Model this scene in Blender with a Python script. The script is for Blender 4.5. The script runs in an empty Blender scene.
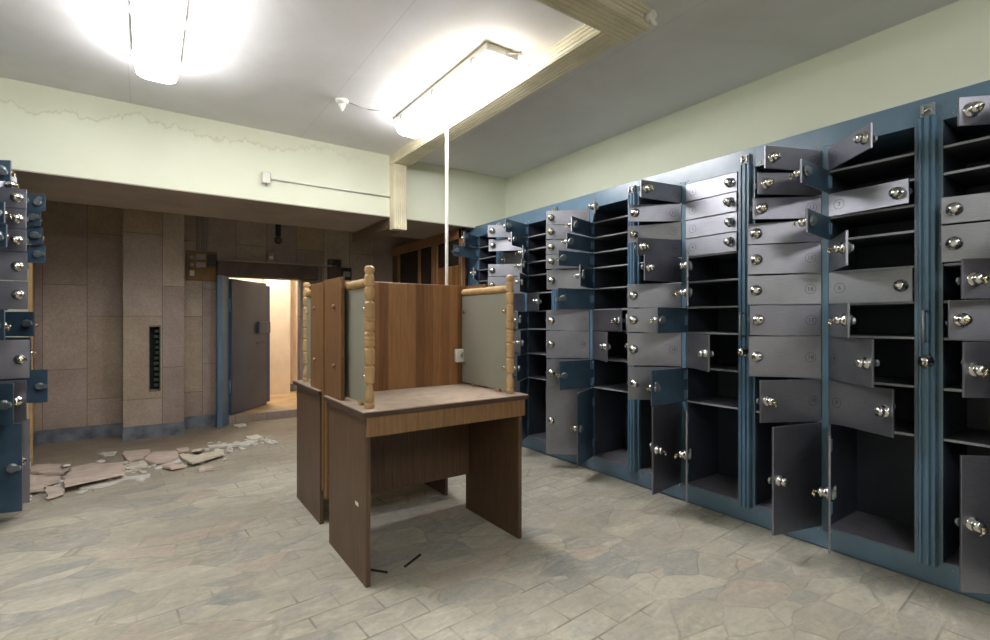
import bpy, bmesh, math, random
from mathutils import Vector, Matrix
R = math.radians
random.seed(7)
scn = bpy.context.scene
COL = scn.collection

# ------------------------------------------------------------------ materials
def lin(c):
    c /= 255.0
    return c/12.92 if c <= .04045 else ((c+.055)/1.055)**2.4
def rgb(r, g, b): return (lin(r), lin(g), lin(b), 1)

def new_mat(name):
    m = bpy.data.materials.new(name); m.use_nodes = True
    nt = m.node_tree
    return m, nt, nt.nodes['Principled BSDF']
def N(nt, t, **k):
    n = nt.nodes.new(t)
    for a, b in k.items():
        if a.startswith('i_'): n.inputs[a[2:].replace('_', ' ')].default_value = b
        else: setattr(n, a, b)
    return n
def ramp(nt, fac, stops):
    r = nt.nodes.new('ShaderNodeValToRGB')
    e = r.color_ramp.elements
    while len(e) > 1: e.remove(e[-1])
    e[0].position, e[0].color = stops[0]
    for p, c in stops[1:]:
        q = e.new(p); q.color = c
    nt.links.new(fac, r.inputs[0]); return r.outputs[0]
def mix(nt, fac, a, b, mode='MIX'):
    m = nt.nodes.new('ShaderNodeMix'); m.data_type = 'RGBA'; m.blend_type = mode
    for s, v in ((0, fac), (6, a), (7, b)):
        if hasattr(v, 'is_linked'): nt.links.new(v, m.inputs[s])
        else: m.inputs[s].default_value = v
    return m.outputs[2]
def noise(nt, vec, scale, detail=4, rough=.55, out=0, dist=0):
    n = N(nt, 'ShaderNodeTexNoise'); n.inputs['Scale'].default_value = scale
    n.inputs['Detail'].default_value = detail; n.inputs['Roughness'].default_value = rough
    n.inputs['Distortion'].default_value = dist
    if vec is not None: nt.links.new(vec, n.inputs['Vector'])
    return n.outputs[out]
def mapping(nt, vec, scale=(1,1,1), rot=(0,0,0), loc=(0,0,0)):
    m = N(nt, 'ShaderNodeMapping'); m.inputs['Scale'].default_value = scale
    m.inputs['Rotation'].default_value = rot; m.inputs['Location'].default_value = loc
    nt.links.new(vec, m.inputs[0]); return m.outputs[0]
def bump(nt, bsdf, h, strength=.2, dist=.01):
    b = N(nt, 'ShaderNodeBump'); b.inputs['Strength'].default_value = strength
    b.inputs['Distance'].default_value = dist
    nt.links.new(h, b.inputs['Height']); nt.links.new(b.outputs[0], bsdf.inputs['Normal'])
def coord(nt, kind='Object'): return N(nt, 'ShaderNodeTexCoord').outputs[kind]
def worldpos(nt): return N(nt, 'ShaderNodeNewGeometry').outputs['Position']

def plain(name, col, rough=.5, metal=0, var=.12, scale=6, world=False, spec=.5, bmp=0):
    m, nt, b = new_mat(name)
    v = worldpos(nt) if world else coord(nt)
    n = noise(nt, v, scale, 5)
    d = tuple(c*(1-var*2) for c in col[:3])+(1,); l = tuple(min(1, c*(1+var)) for c in col[:3])+(1,)
    c = ramp(nt, n, [(.3, d), (.55, col), (.75, l)])
    nt.links.new(c, b.inputs['Base Color'])
    b.inputs['Roughness'].default_value = rough; b.inputs['Metallic'].default_value = metal
    b.inputs['Specular IOR Level'].default_value = spec
    if bmp: bump(nt, b, noise(nt, v, scale*12, 4), bmp, .003)
    return m

M = {}
M['blue'] = plain('blue_paint', rgb(88, 116, 138), .27, 0, .08, 5, True, .9)
M['blue_post'] = plain('blue_post_paint', rgb(86, 116, 140), .28, 0, .06, 5, True)
M['blue_back'] = plain('blue_door_paint', rgb(60, 82, 100), .33, 0, .12, 9)
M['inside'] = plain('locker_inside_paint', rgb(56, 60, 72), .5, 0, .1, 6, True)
M['shelf_shaded'] = plain('shaded_shelf_paint', rgb(70, 70, 78), .5, 0, .12, 8, True)  # shade inside the compartments put into the shelf colour
M['lit_edge'] = plain('lit_shelf_edge_paint', rgb(150, 152, 158), .4, 0, .06, 8, True)  # light on the shelves' front edges put into their colour
M['shelf'] = plain('grey_shelf_paint', rgb(132, 131, 142), .5, 0, .12, 8, True)
M['chrome'] = plain('chrome', rgb(205, 204, 200), .16, 1, .02, 20)
M['brass'] = plain('brass_key', rgb(208, 196, 160), .25, 1, .05, 20)
M['zinc'] = plain('zinc_lock', rgb(140, 148, 150), .4, .6, .15, 30)
M['etch'] = plain('etched_mark', rgb(62, 60, 62), .6, .2, .05, 20)
M['ply_white'] = plain('white_plastic', rgb(215, 213, 205), .4, 0, .03, 5)
M['dark_hole'] = plain('dark_recess', rgb(25, 25, 27), .8, 0, .05, 5)

def door_steel():
    m, nt, b = new_mat('brushed_grey_steel')
    v = coord(nt)
    fine = noise(nt, mapping(nt, v, (6, 6, 160)), 3, 3)
    big = noise(nt, worldpos(nt), 3.5, 5)
    c = ramp(nt, big, [(.3, rgb(126, 127, 136)), (.7, rgb(154, 155, 164))])
    c = mix(nt, .25, c, ramp(nt, fine, [(.3, rgb(112, 112, 120)), (.7, rgb(168, 168, 177))]))
    nt.links.new(c, b.inputs['Base Color'])
    b.inputs['Metallic'].default_value = .95; b.inputs['Roughness'].default_value = .39
    bump(nt, b, fine, .05, .001)
    return m
M['steel'] = door_steel()

def wall_paint():
    m, nt, b = new_mat('pale_green_wall_paint')
    p = worldpos(nt)
    n = noise(nt, p, 1.3, 6, .6)
    base = ramp(nt, n, [(.3, rgb(214, 218, 196)), (.6, rgb(221, 224, 205)), (.8, rgb(226, 228, 213))])
    # water stains left by leaks along the ceiling joint: irregular tide marks
    sx = N(nt, 'ShaderNodeSeparateXYZ'); nt.links.new(p, sx.inputs[0])
    h = N(nt, 'ShaderNodeMath', operation='MULTIPLY_ADD'); nt.links.new(noise(nt, mapping(nt, p, (1.2, 1.2, .4)), 2.2, 6, .7), h.inputs[0])
    h.inputs[1].default_value = .55; nt.links.new(sx.outputs[2], h.inputs[2])      # z + noise
    mk = ramp(nt, h.outputs[0], [(0, (0,0,0,1)), (1, (0,0,0,1))])
    mr = N(nt, 'ShaderNodeMapRange'); mr.inputs[1].default_value = 2.88; mr.inputs[2].default_value = 3.06
    nt.links.new(h.outputs[0], mr.inputs[0])
    ring = ramp(nt, mr.outputs[0], [(0, (0,0,0,1)), (.32, (.1,.1,.1,1)), (.4, (.75,.75,.75,1)), (.47, (.25,.25,.25,1)), (.9, (.3,.3,.3,1))])
    xm = N(nt, 'ShaderNodeMapRange'); xm.inputs[1].default_value = 1.9; xm.inputs[2].default_value = .9
    nt.links.new(sx.outputs[0], xm.inputs[0])
    f = N(nt, 'ShaderNodeMath', operation='MULTIPLY'); nt.links.new(ring, f.inputs[0]); nt.links.new(xm.outputs[0], f.inputs[1])
    f2 = N(nt, 'ShaderNodeMath', operation='MULTIPLY'); nt.links.new(f.outputs[0], f2.inputs[0]); f2.inputs[1].default_value = .42
    c = mix(nt, f2.outputs[0], base, rgb(150, 125, 80))
    nt.links.new(c, b.inputs['Base Color']); b.inputs['Roughness'].default_value = .75
    b.inputs['Specular IOR Level'].default_value = .25
    bump(nt, b, noise(nt, p, 18, 5), .12, .01)
    return m
M['wall'] = wall_paint()

def ceiling_paint():
    m, nt, b = new_mat('grey_white_ceiling_paint')
    p = worldpos(nt)
    n = noise(nt, p, 1.1, 6, .65, dist=.6)
    c = ramp(nt, n, [(.3, rgb(208, 207, 206)), (.55, rgb(219, 218, 219)), (.8, rgb(225, 225, 228))])
    # yellowed damp patch around the lamp nearest the trunking
    d = N(nt, 'ShaderNodeVectorMath', operation='DISTANCE')
    nt.links.new(mapping(nt, p, (1.6, 1, 1)), d.inputs[0]); d.inputs[1].default_value = (1.62*1.6, 2.6, 2.79)
    a = N(nt, 'ShaderNodeMath', operation='MULTIPLY_ADD'); nt.links.new(noise(nt, p, 3, 5), a.inputs[0]); a.inputs[1].default_value = .5; nt.links.new(d.outputs[1], a.inputs[2])
    k = ramp(nt, a.outputs[0], [(.55, (.6,.6,.6,1)), (.8, (.35,.35,.35,1)), (1, (0,0,0,1))])
    c = mix(nt, k, c, rgb(206, 192, 160))
    # joints between the ceiling slabs, running along the room
    bt = N(nt, 'ShaderNodeTexBrick'); bt.inputs['Scale'].default_value = 1
    bt.inputs['Brick Width'].default_value = 1.19; bt.inputs['Row Height'].default_value = 5.8; bt.inputs['Mortar Size'].default_value = .003
    bt.offset = 0; nt.links.new(mapping(nt, p, (1,1,1), (0,0,0), (.1, 1.2, 0)), bt.inputs['Vector'])
    jf = N(nt, 'ShaderNodeMath', operation='MULTIPLY'); nt.links.new(bt.outputs['Fac'], jf.inputs[0]); jf.inputs[1].default_value = .2
    c = mix(nt, jf.outputs[0], c, rgb(120, 118, 116))
    nt.links.new(c, b.inputs['Base Color']); b.inputs['Roughness'].default_value = .7
    bump(nt, b, noise(nt, p, 9, 5), .12, .01)
    return m
M['ceiling'] = ceiling_paint()

def stone_cladding():
    m, nt, b = new_mat('stone_cladding')
    p = worldpos(nt)
    sx = N(nt, 'ShaderNodeSeparateXYZ'); nt.links.new(p, sx.inputs[0])
    s = N(nt, 'ShaderNodeMath', operation='ADD'); nt.links.new(sx.outputs[0], s.inputs[0]); nt.links.new(sx.outputs[1], s.inputs[1])
    cx = N(nt, 'ShaderNodeCombineXYZ'); nt.links.new(sx.outputs[2], cx.inputs[0]); nt.links.new(s.outputs[0], cx.inputs[1])
    bt = N(nt, 'ShaderNodeTexBrick'); nt.links.new(mapping(nt, cx.outputs[0], (1,1,1), (0,0,0), (.13,.07,0)), bt.inputs['Vector'])
    bt.inputs['Scale'].default_value = 1; bt.inputs['Brick Width'].default_value = .84; bt.inputs['Row Height'].default_value = .335
    bt.inputs['Mortar Size'].default_value = .0025; bt.inputs['Bias'].default_value = 0
    bt.offset = .37; bt.inputs['Color1'].default_value = (0,0,0,1); bt.inputs['Color2'].default_value = (1,1,1,1); bt.inputs['Mortar'].default_value = (.3,.3,.3,1)
    tone = ramp(nt, bt.outputs['Color'], [(0, rgb(160, 147, 140)), (.25, rgb(184, 168, 144)), (.5, rgb(174, 161, 156)), (.75, rgb(164, 149, 141)), (1, rgb(194, 182, 164))])
    sp = noise(nt, p, 60, 6, .7)
    c = mix(nt, .28, tone, ramp(nt, sp, [(.35, (.2,.17,.14,1)), (.65, (.75,.7,.66,1))]), 'OVERLAY')
    c = mix(nt, ramp(nt, noise(nt, p, 3, 5, .7), [(.4, (0,0,0,1)), (.75, (.35,.35,.35,1))]), c, rgb(112, 82, 56))
    c = mix(nt, bt.outputs['Fac'], c, rgb(104, 90, 78))
    nt.links.new(c, b.inputs['Base Color']); b.inputs['Roughness'].default_value = .6
    bump(nt, b, sp, .15, .004)
    return m
M['stone'] = stone_cladding()
M['marble'] = plain('blue_grey_marble', rgb(122, 130, 140), .35, 0, .3, 7, True)
M['soffit'] = plain('brown_soffit_paint', rgb(168, 156, 142), .7, 0, .12, 2, True)
M['dark_stone'] = plain('dark_lintel_stone', rgb(88, 74, 62), .6, 0, .2, 8, True)

def floor_mat():
    m, nt, b = new_mat('crazy_paved_stone_floor')
    p = worldpos(nt)
    warp = N(nt, 'ShaderNodeVectorMath', operation='MULTIPLY_ADD')
    nt.links.new(noise(nt, p, 1.6, 3, out=1), warp.inputs[0]); warp.inputs[1].default_value = (.22,.22,0); nt.links.new(p, warp.inputs[2])
    v = mapping(nt, warp.outputs[0], (.75, 1.5, 1), (0, 0, R(30)))
    flat = N(nt, 'ShaderNodeVectorMath', operation='MULTIPLY'); nt.links.new(v, flat.inputs[0]); flat.inputs[1].default_value = (1,1,0)
    vo = N(nt, 'ShaderNodeTexVoronoi', feature='F1'); vo.inputs['Scale'].default_value = 4.7; nt.links.new(flat.outputs[0], vo.inputs['Vector'])
    ve = N(nt, 'ShaderNodeTexVoronoi', feature='DISTANCE_TO_EDGE'); ve.inputs['Scale'].default_value = 4.7; nt.links.new(flat.outputs[0], ve.inputs['Vector'])
    sc = N(nt, 'ShaderNodeSeparateColor'); nt.links.new(vo.outputs['Color'], sc.inputs[0])
    tones = [(0, rgb(184, 182, 170)), (.15, rgb(214, 211, 196)), (.3, rgb(162, 165, 164)), (.45, rgb(224, 219, 202)), (.6, rgb(142, 149, 158)), (.72, rgb(190, 186, 170)), (.86, rgb(204, 184, 172)), (.93, rgb(216, 212, 200))]
    ctone = ramp(nt, sc.outputs[0], tones)
    for e in ctone.node.color_ramp.elements: pass
    ctone.node.color_ramp.interpolation = 'CONSTANT'
    joint = ramp(nt, ve.outputs['Distance'], [(.0, (.75,.75,.75,1)), (.014, (.55,.55,.55,1)), (.026, (0,0,0,1))])
    # rectangular slabs in some bands of the floor
    bt = N(nt, 'ShaderNodeTexBrick'); nt.links.new(mapping(nt, p, (1,1,1), (0,0,R(-4))), bt.inputs['Vector'])
    bt.inputs['Scale'].default_value = 1; bt.inputs['Brick Width'].default_value = .27; bt.inputs['Row Height'].default_value = .135; bt.inputs['Mortar Size'].default_value = .005
    bt.inputs['Color1'].default_value = (0,0,0,1); bt.inputs['Color2'].default_value = (1,1,1,1); bt.inputs['Mortar'].default_value = (.5,.5,.5,1)
    btone = ramp(nt, bt.outputs['Color'], [(0, rgb(218, 216, 204)), (.35, rgb(192, 190, 180)), (.7, rgb(226, 222, 206)), (1, rgb(170, 173, 176))])
    msk = ramp(nt, noise(nt, mapping(nt, p, (1,1,1), (0,0,0), (3.1,.4,0)), .9, 2), [(.52, (0,0,0,1)), (.53, (1,1,1,1))])
    tone = mix(nt, msk, ctone, btone)
    jt = mix(nt, msk, joint, bt.outputs['Fac'])
    # veins and mottling in the stone
    vein = noise(nt, mapping(nt, p, (1, 2.4, 1), (0,0,R(-28))), 5, 8, .72, dist=1.6)
    tone = mix(nt, .52, tone, ramp(nt, vein, [(.28, rgb(112, 118, 122)), (.42, rgb(160, 158, 148)), (.55, rgb(192, 182, 158)), (.68, rgb(226, 222, 208))]))
    fine = noise(nt, p, 34, 6, .75)
    tone = mix(nt, .35, tone, ramp(nt, fine, [(.3, (.25,.25,.24,1)), (.7, (.78,.77,.75,1))]), 'OVERLAY')
    jm = N(nt, 'ShaderNodeMath', operation='MULTIPLY'); nt.links.new(jt, jm.inputs[0])
    nt.links.new(ramp(nt, noise(nt, p, 4, 4, .7), [(.38, (.15,.15,.15,1)), (.6, (1,1,1,1))]), jm.inputs[1])
    c = mix(nt, jm.outputs[0], tone, rgb(140, 134, 120))
    # plaster dust trodden over everything
    dn = noise(nt, mapping(nt, p, (1, 1.8, 1), (0,0,R(30))), 1.5, 7, .68)
    dust = ramp(nt, dn, [(.36, (0.04,0.04,0.04,1)), (.5, (.35,.35,.35,1)), (.64, (.85,.85,.85,1))])
    c = mix(nt, dust, c, ramp(nt, noise(nt, p, 7, 6, .7), [(.3, rgb(162, 156, 142)), (.7, rgb(192, 188, 174))]))
    # the vestibule is dirtier and browner
    sx = N(nt, 'ShaderNodeSeparateXYZ'); nt.links.new(p, sx.inputs[0])
    yy = N(nt, 'ShaderNodeMath', operation='MULTIPLY_ADD'); nt.links.new(noise(nt, p, 1.5, 4), yy.inputs[0]); yy.inputs[1].default_value = 1.4; nt.links.new(sx.outputs[1], yy.inputs[2])
    dirt = N(nt, 'ShaderNodeMapRange'); nt.links.new(yy.outputs[0], dirt.inputs[0]); dirt.inputs[1].default_value = 4.4; dirt.inputs[2].default_value = 6.4; dirt.inputs[4].default_value = .8
    c = mix(nt, dirt.outputs[0], c, ramp(nt, noise(nt, p, 6, 6, .7), [(.3, rgb(118, 103, 84)), (.7, rgb(148, 133, 112))]))
    nt.links.new(c, b.inputs['Base Color'])
    rr = N(nt, 'ShaderNodeMapRange'); nt.links.new(dn, rr.inputs[0]); rr.inputs[3].default_value = .35; rr.inputs[4].default_value = .8
    nt.links.new(rr.outputs[0], b.inputs['Roughness'])
    hb = mix(nt, .8, mix(nt, .4, vein, fine), jm.outputs[0], 'SUBTRACT')
    bump(nt, b, hb, .4, .005)
    return m
M['floor'] = floor_mat()

def wood(name, stops, bands=5, grain=1.0, rough=.42, band_amt=.6, axis='x'):
    m, nt, b = new_mat(name)
    v = coord(nt)
    sx = N(nt, 'ShaderNodeSeparateXYZ'); nt.links.new(v, sx.inputs[0])
    s = N(nt, 'ShaderNodeMath', operation='ADD'); nt.links.new(sx.outputs[0], s.inputs[0]); nt.links.new(sx.outputs[1], s.inputs[1])
    cx = N(nt, 'ShaderNodeCombineXYZ'); nt.links.new(s.outputs[0], cx.inputs[0]); nt.links.new(sx.outputs[2], cx.inputs[1])
    u = cx.outputs[0]
    g = noise(nt, mapping(nt, u, (26*grain, 1.6, 1)), 2.5, 6, .65, dist=.4)
    bt = N(nt, 'ShaderNodeTexBrick'); nt.links.new(mapping(nt, u, (1,1,1), (0,0,R(90))), bt.inputs['Vector'])
    bt.inputs['Scale'].default_value = 1; bt.inputs['Brick Width'].default_value = 40; bt.inputs['Row Height'].default_value = 1/bands; bt.inputs['Mortar Size'].default_value = 0
    bt.inputs['Color1'].default_value = (0,0,0,1); bt.inputs['Color2'].default_value = (1,1,1,1)
    f = mix(nt, band_amt, g, bt.outputs['Color'])
    c = ramp(nt, f, stops)
    nt.links.new(c, b.inputs['Base Color']); b.inputs['Roughness'].default_value = rough
    bump(nt, b, g, .06, .002)
    return m
M['veneer'] = wood('banded_walnut_veneer', [(.2, rgb(98, 66, 38)), (.4, rgb(122, 84, 50)), (.55, rgb(138, 97, 59)), (.72, rgb(158, 116, 74)), (.9, rgb(174, 134, 90))], 17, 1.3, .4, .4)
M['dark_veneer'] = wood('dark_brown_veneer', [(.3, rgb(72, 52, 37)), (.5, rgb(90, 67, 49)), (.7, rgb(108, 83, 62))], 3, 1.2, .5, .1)
M['mid_veneer'] = wood('brown_wing_veneer', [(.3, rgb(92, 64, 38)), (.5, rgb(114, 80, 48)), (.7, rgb(134, 98, 60))], 3, 1.2, .5, .1)
M['oak'] = wood('apron_oak_veneer', [(.3, rgb(108, 80, 50)), (.5, rgb(128, 96, 62)), (.7, rgb(146, 113, 76))], 3, 1, .45, .1)
M['pine'] = plain('pale_turned_wood', rgb(184, 150, 104), .45, 0, .12, 9, True)
M['frame_wood'] = wood('stained_frame_wood', [(.3, rgb(112, 80, 50)), (.5, rgb(138, 100, 64)), (.7, rgb(160, 122, 80))], 3, 1, .45, .1)
M['dusty'] = plain('dusty_desktop', rgb(164, 146, 128), .8, 0, .1, 14, True, bmp=.3)
M['edge'] = plain('dark_board_edge', rgb(72, 54, 42), .6, 0, .15, 12, True)
M['cream'] = plain('cream_trunking_plastic', rgb(212, 204, 176), .45, 0, .08, 5, True)
M['brown_trunk'] = plain('brown_trunking_plastic', rgb(116, 96, 76), .6, 0, .1, 5, True)  # brown, unlike the cream of the other trunking runs
M['slab'] = plain('broken_pink_stone', rgb(216, 198, 186), .7, 0, .1, 10, True, bmp=.3)
M['slab_white'] = plain('broken_white_plaster', rgb(218, 215, 206), .8, 0, .1, 14, True, bmp=.4)
M['slab_cream'] = plain('broken_cream_stone', rgb(222, 212, 194), .75, 0, .1, 10, True, bmp=.3)
M['splinter'] = plain('dark_splinter', rgb(52, 42, 36), .7)
M['door_grey'] = plain('vault_door_grey_paint', rgb(76, 85, 100), .45, 0, .1, 3)
M['frame_blue'] = plain('vault_frame_blue_paint', rgb(92, 122, 146), .4, 0, .1, 3)
M['navy'] = plain('vault_edge_navy_paint', rgb(46, 62, 104), .4, 0, .1, 3)
M['board'] = plain('orange_brown_board', rgb(140, 104, 60), .6, 0, .15, 8)
M['black_box'] = plain('black_meter_plastic', rgb(36, 38, 46), .5, 0, .05, 8)
M['corr_wall'] = plain('cream_corridor_plaster', rgb(226, 214, 196), .7, 0, .06, 3, True)
M['corr_floor'] = plain('tan_corridor_floor', rgb(186, 160, 122), .6, 0, .15, 4, True)
M['conduit'] = plain('white_conduit', rgb(224, 222, 216), .4, 0, .03, 5)
M['old_conduit'] = plain('old_grey_conduit', rgb(150, 145, 138), .5, 0, .06, 5)

def glass_mat(name, tint, trans, rough):
    m, nt, b = new_mat(name)
    b.inputs['Base Color'].default_value = tint
    n = noise(nt, coord(nt), 6, 5)
    mr = N(nt, 'ShaderNodeMapRange'); nt.links.new(n, mr.inputs[0]); mr.inputs[3].default_value = rough*.85; mr.inputs[4].default_value = rough*1.15
    nt.links.new(mr.outputs[0], b.inputs['Roughness'])
    b.inputs['Transmission Weight'].default_value = trans; b.inputs['IOR'].default_value = 1.2
    return m
M['frosted'] = glass_mat('dusty_tinted_acrylic', rgb(166, 165, 150), .35, .45)
M['pane'] = glass_mat('dark_window_glass', rgb(70, 62, 54), .5, .12)
def emit(name, col, s):
    m, nt, b = new_mat(name)
    b.inputs['Base Color'].default_value = (.9,.9,.9,1)
    b.inputs['Emission Color'].default_value = col; b.inputs['Emission Strength'].default_value = s
    return m
M['lamp'] = emit('lit_fluorescent_diffuser', (1, .985, .985, 1), 14.0)
M['warm_lamp'] = emit('lit_warm_bulb', (1, .93, .82, 1), 150.0)

# ------------------------------------------------------------------ mesh helpers
class MB:
    def __init__(s): s.bm = bmesh.new()
    def box(s, x0, x1, y0, y1, z0, z1, bev=0, mat=None):
        x0, x1 = sorted((x0, x1)); y0, y1 = sorted((y0, y1)); z0, z1 = sorted((z0, z1))
        vs = [s.bm.verts.new(c) for c in ((x0,y0,z0),(x1,y0,z0),(x1,y1,z0),(x0,y1,z0),(x0,y0,z1),(x1,y0,z1),(x1,y1,z1),(x0,y1,z1))]
        fs = [s.bm.faces.new([vs[i] for i in q]) for q in ((3,2,1,0),(4,5,6,7),(0,1,5,4),(1,2,6,5),(2,3,7,6),(3,0,4,7))]
        if mat is not None:
            bmesh.ops.transform(s.bm, matrix=mat, verts=vs)
        if bev:
            es = list({e for f in fs for e in f.edges})
            bmesh.ops.bevel(s.bm, geom=es, offset=bev, segments=1, affect='EDGES', clamp_overlap=True)
        return s
    def lathe(s, prof, mat, seg=14, smooth=True):
        """prof: (radius, height) along local z, placed with mat"""
        rings = []
        for r, h in prof:
            if r < 1e-6: rings.append([s.bm.verts.new(mat @ Vector((0,0,h)))])
            else: rings.append([s.bm.verts.new(mat @ Vector((r*math.cos(2*math.pi*k/seg), r*math.sin(2*math.pi*k/seg), h))) for k in range(seg)])
        for a, b in zip(rings, rings[1:]):
            for k in range(seg):
                j = (k+1) % seg
                q = [a[k % len(a)], a[j % len(a)], b[j % len(b)], b[k % len(b)]]
                u = []
                for v in q:
                    if v not in u: u.append(v)
                if len(u) > 2:
                    f = s.bm.faces.new(u); f.smooth = smooth
        for ring, rev in ((rings[0], True), (rings[-1], False)):
            if len(ring) > 2: s.bm.faces.new(ring[::-1] if rev else ring)
        return s
    def cyl(s, p0, p1, r, seg=12):
        p0, p1 = Vector(p0), Vector(p1); d = p1-p0
        m = Matrix.Translation(p0) @ d.to_track_quat('Z', 'Y').to_matrix().to_4x4()
        return s.lathe([(r, 0), (r, d.length)], m, seg)
    def prism(s, pts, mat, depth):
        """closed 2-D outline in local xy, extruded along local z"""
        a = [s.bm.verts.new(mat @ Vector((x, y, 0))) for x, y in pts]
        b = [s.bm.verts.new(mat @ Vector((x, y, depth))) for x, y in pts]
        s.bm.faces.new(a[::-1]); s.bm.faces.new(b)
        n = len(pts)
        for k in range(n): s.bm.faces.new([a[k], a[(k+1) % n], b[(k+1) % n], b[k]])
        return s
    def mesh(s, name, mat):
        bmesh.ops.recalc_face_normals(s.bm, faces=s.bm.faces[:])
        me = bpy.data.meshes.new(name); s.bm.to_mesh(me); s.bm.free()
        me.materials.append(M[mat] if isinstance(mat, str) else mat)
        return me
    def build(s, name, mat, parent=None, loc=(0,0,0)):
        return obj(name, s.mesh(name, mat), parent, loc)

def obj(name, data, parent=None, loc=(0,0,0), rot=(0,0,0)):
    o = bpy.data.objects.new(name, data); COL.objects.link(o)
    o.location = loc; o.rotation_euler = rot
    if parent is not None: o.parent = parent
    return o
def tag(o, label, cat, group=None, kind=None):
    o['label'] = label; o['category'] = cat
    if group: o['group'] = group
    if kind: o['kind'] = kind
    return o
def empty(name, loc, rz=0): return obj(name, None, None, loc, (0,0,rz))
def structure(name, mb, mat, parent=None):
    o = mb.build(name, mat, parent)
    if parent is None: o['kind'] = 'structure'
    return o
def BX(*a, **k): return MB().box(*a, **k)
def axis(p, z):
    return Matrix.Translation(Vector(p)) @ Vector(z).to_track_quat('Z', 'Y').to_matrix().to_4x4()

# ------------------------------------------------------------------ camera
cam = bpy.data.cameras.new('camera'); cam.lens = 18.04; cam.sensor_width = 36; cam.clip_start = .05
co = obj('camera', cam, None, (0, 0, 1.2), (R(90), 0, R(-35)))
scn.camera = co

# ------------------------------------------------------------------ room shell
ZC = 2.79; XR = 3.31; XL = -1.34; YN = -3.3; YB = 4.515; YB2 = 5.5; YF = 6.46
structure('floor', BX(XL-.1, XR+.1, YN-.1, YF+.2, -.1, 0), 'floor')
structure('ceiling', BX(XL-.1, XR+.1, YN-.1, YF+.2, ZC, ZC+.1), 'ceiling')
structure('wall_right', BX(XR, XR+.1, YN, YF+.2, 0, ZC), 'wall')
structure('wall_left', BX(XL-.1, XL, YN, YF+.2, 0, ZC), 'wall')
structure('wall_near', BX(XL, XR, YN-.1, YN, 0, ZC), 'dark_stone')
# broad downstand beam between the room and the vestibule: painted front, brown underside
hd = BX(XL, XR, YB, YB2, 2.2, ZC); structure('wall_header', hd, 'wall')
structure('trim_1', BX(XL, XR, YB+.002, YB2+.006, 2.192, 2.2), 'soffit')
# left jamb under the beam with its wooden corner strip
structure('wall_jamb', BX(XL, -.79, 4.93, 5.45, 0, 2.192), 'wall')
structure('trim_2', BX(-.815, -.765, 5.45, 5.49, .0, 2.19, bev=.004), 'pine')
# vestibule: side wall, far wall with doorway, pillar
structure('wall_vestibule_left', BX(XL, -.89, 5.5, YF, 0, ZC), 'stone')
fw = MB()
fw.box(-.89, .77, YF, YF+.15, 0, ZC); fw.box(1.56, XR, YF, YF+.15, 0, ZC); fw.box(.77, 1.56, YF, YF+.15, 1.70, ZC); fw.box(.77, 1.56, YF, YF+.15, 0, .09)
structure('wall_far', fw, 'stone')
# pillar with a cut-out slot
pl = MB(); sx0, sx1, sz0, sz1 = .015, .105, .48, 1.13
pl.box(-.2, sx0, 6.17, YF, 0, ZC); pl.box(sx1, .315, 6.17, YF, 0, ZC); pl.box(sx0, sx1, 6.17, YF, sz1, ZC); pl.box(sx0, sx1, 6.17, YF, 0, sz0)
structure('wall_pillar', pl, 'stone')
structure('baseboard_far', MB().box(-.87, -.205, YF-.02, YF, 0, .13).box(.32, .63, YF-.02, YF, 0, .13), 'marble')
structure('baseboard_pillar', BX(-.205, .32, 6.15, 6.17, 0, .13), 'marble')
structure('baseboard_vestibule', BX(-.89, -.87, 5.5, YF, 0, .13), 'marble')
structure('trim_3', BX(.64, 1.75, 6.34, YF, 1.70, 1.87, bev=.004), 'dark_stone')

# corridor behind the vault door
cr = MB(); cr.box(.1, 3.2, 8.2, 8.3, 0, 2.5); structure('wall_corridor_back', cr, 'corr_wall')
structure('wall_corridor_left', BX(.0, .1, 6.61, 8.3, 0, 2.5), 'corr_wall')
structure('wall_corridor_right', BX(3.1, 3.2, 6.61, 8.2, 0, 2.5), 'corr_wall')
structure('wall_corridor_pier', BX(1.42, 1.78, 7.98, 8.2, .09, 2.5), 'corr_wall')
structure('trim_corridor_ceiling', BX(0, 3.2, 6.61, 8.3, 2.5, 2.6), 'corr_wall')
structure('floor_corridor', BX(.0, 3.2, 6.61, 8.2, 0, .09), 'corr_floor')
structure('baseboard_corridor', BX(1.78, 3.1, 8.18, 8.2, .09, .2), 'marble')

# vault door: frame, leaf with rebated edge, lock box
dr = empty('door_1', (.77, 6.42, 0)); dr['kind'] = 'structure'
MB().prism([(-.135,-.14),(-.085,-.14),(-.0,.04),(-.0,.10),(-.135,.10)], Matrix.Identity(4), 1.70).build('door_frame', 'frame_blue', dr)
leaf = empty('leaf', (0,0,0)); leaf.parent = dr; leaf.location = (.01, .06, .1); leaf.rotation_euler = (0, 0, R(50))
o = BX(0, .735, -.03, .03, 0, 1.58, bev=.006).build('door_panel', 'door_grey', leaf)
BX(.70, .86, -.005, .10, .02, 1.55, bev=.005).build('door_edge', 'navy', leaf)
BX(-.01, .03, .0, .09, .0, 1.58, bev=.005).build('hinge_stile', 'navy', leaf)
BX(.5, .76, -.07, -.03, .93, 1.08, bev=.006).build('lock_box', 'door_grey', leaf)
BX(.5, .7, -.036, -.03, .79, .82, bev=.002).build('lock_bar', 'door_grey', leaf)
MB().cyl((.0,-.0,.25),(.0,-.0,.4),.016).cyl((.0,-.0,1.2),(.0,-.0,1.35),.016).build('hinge', 'frame_blue', leaf)

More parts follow.
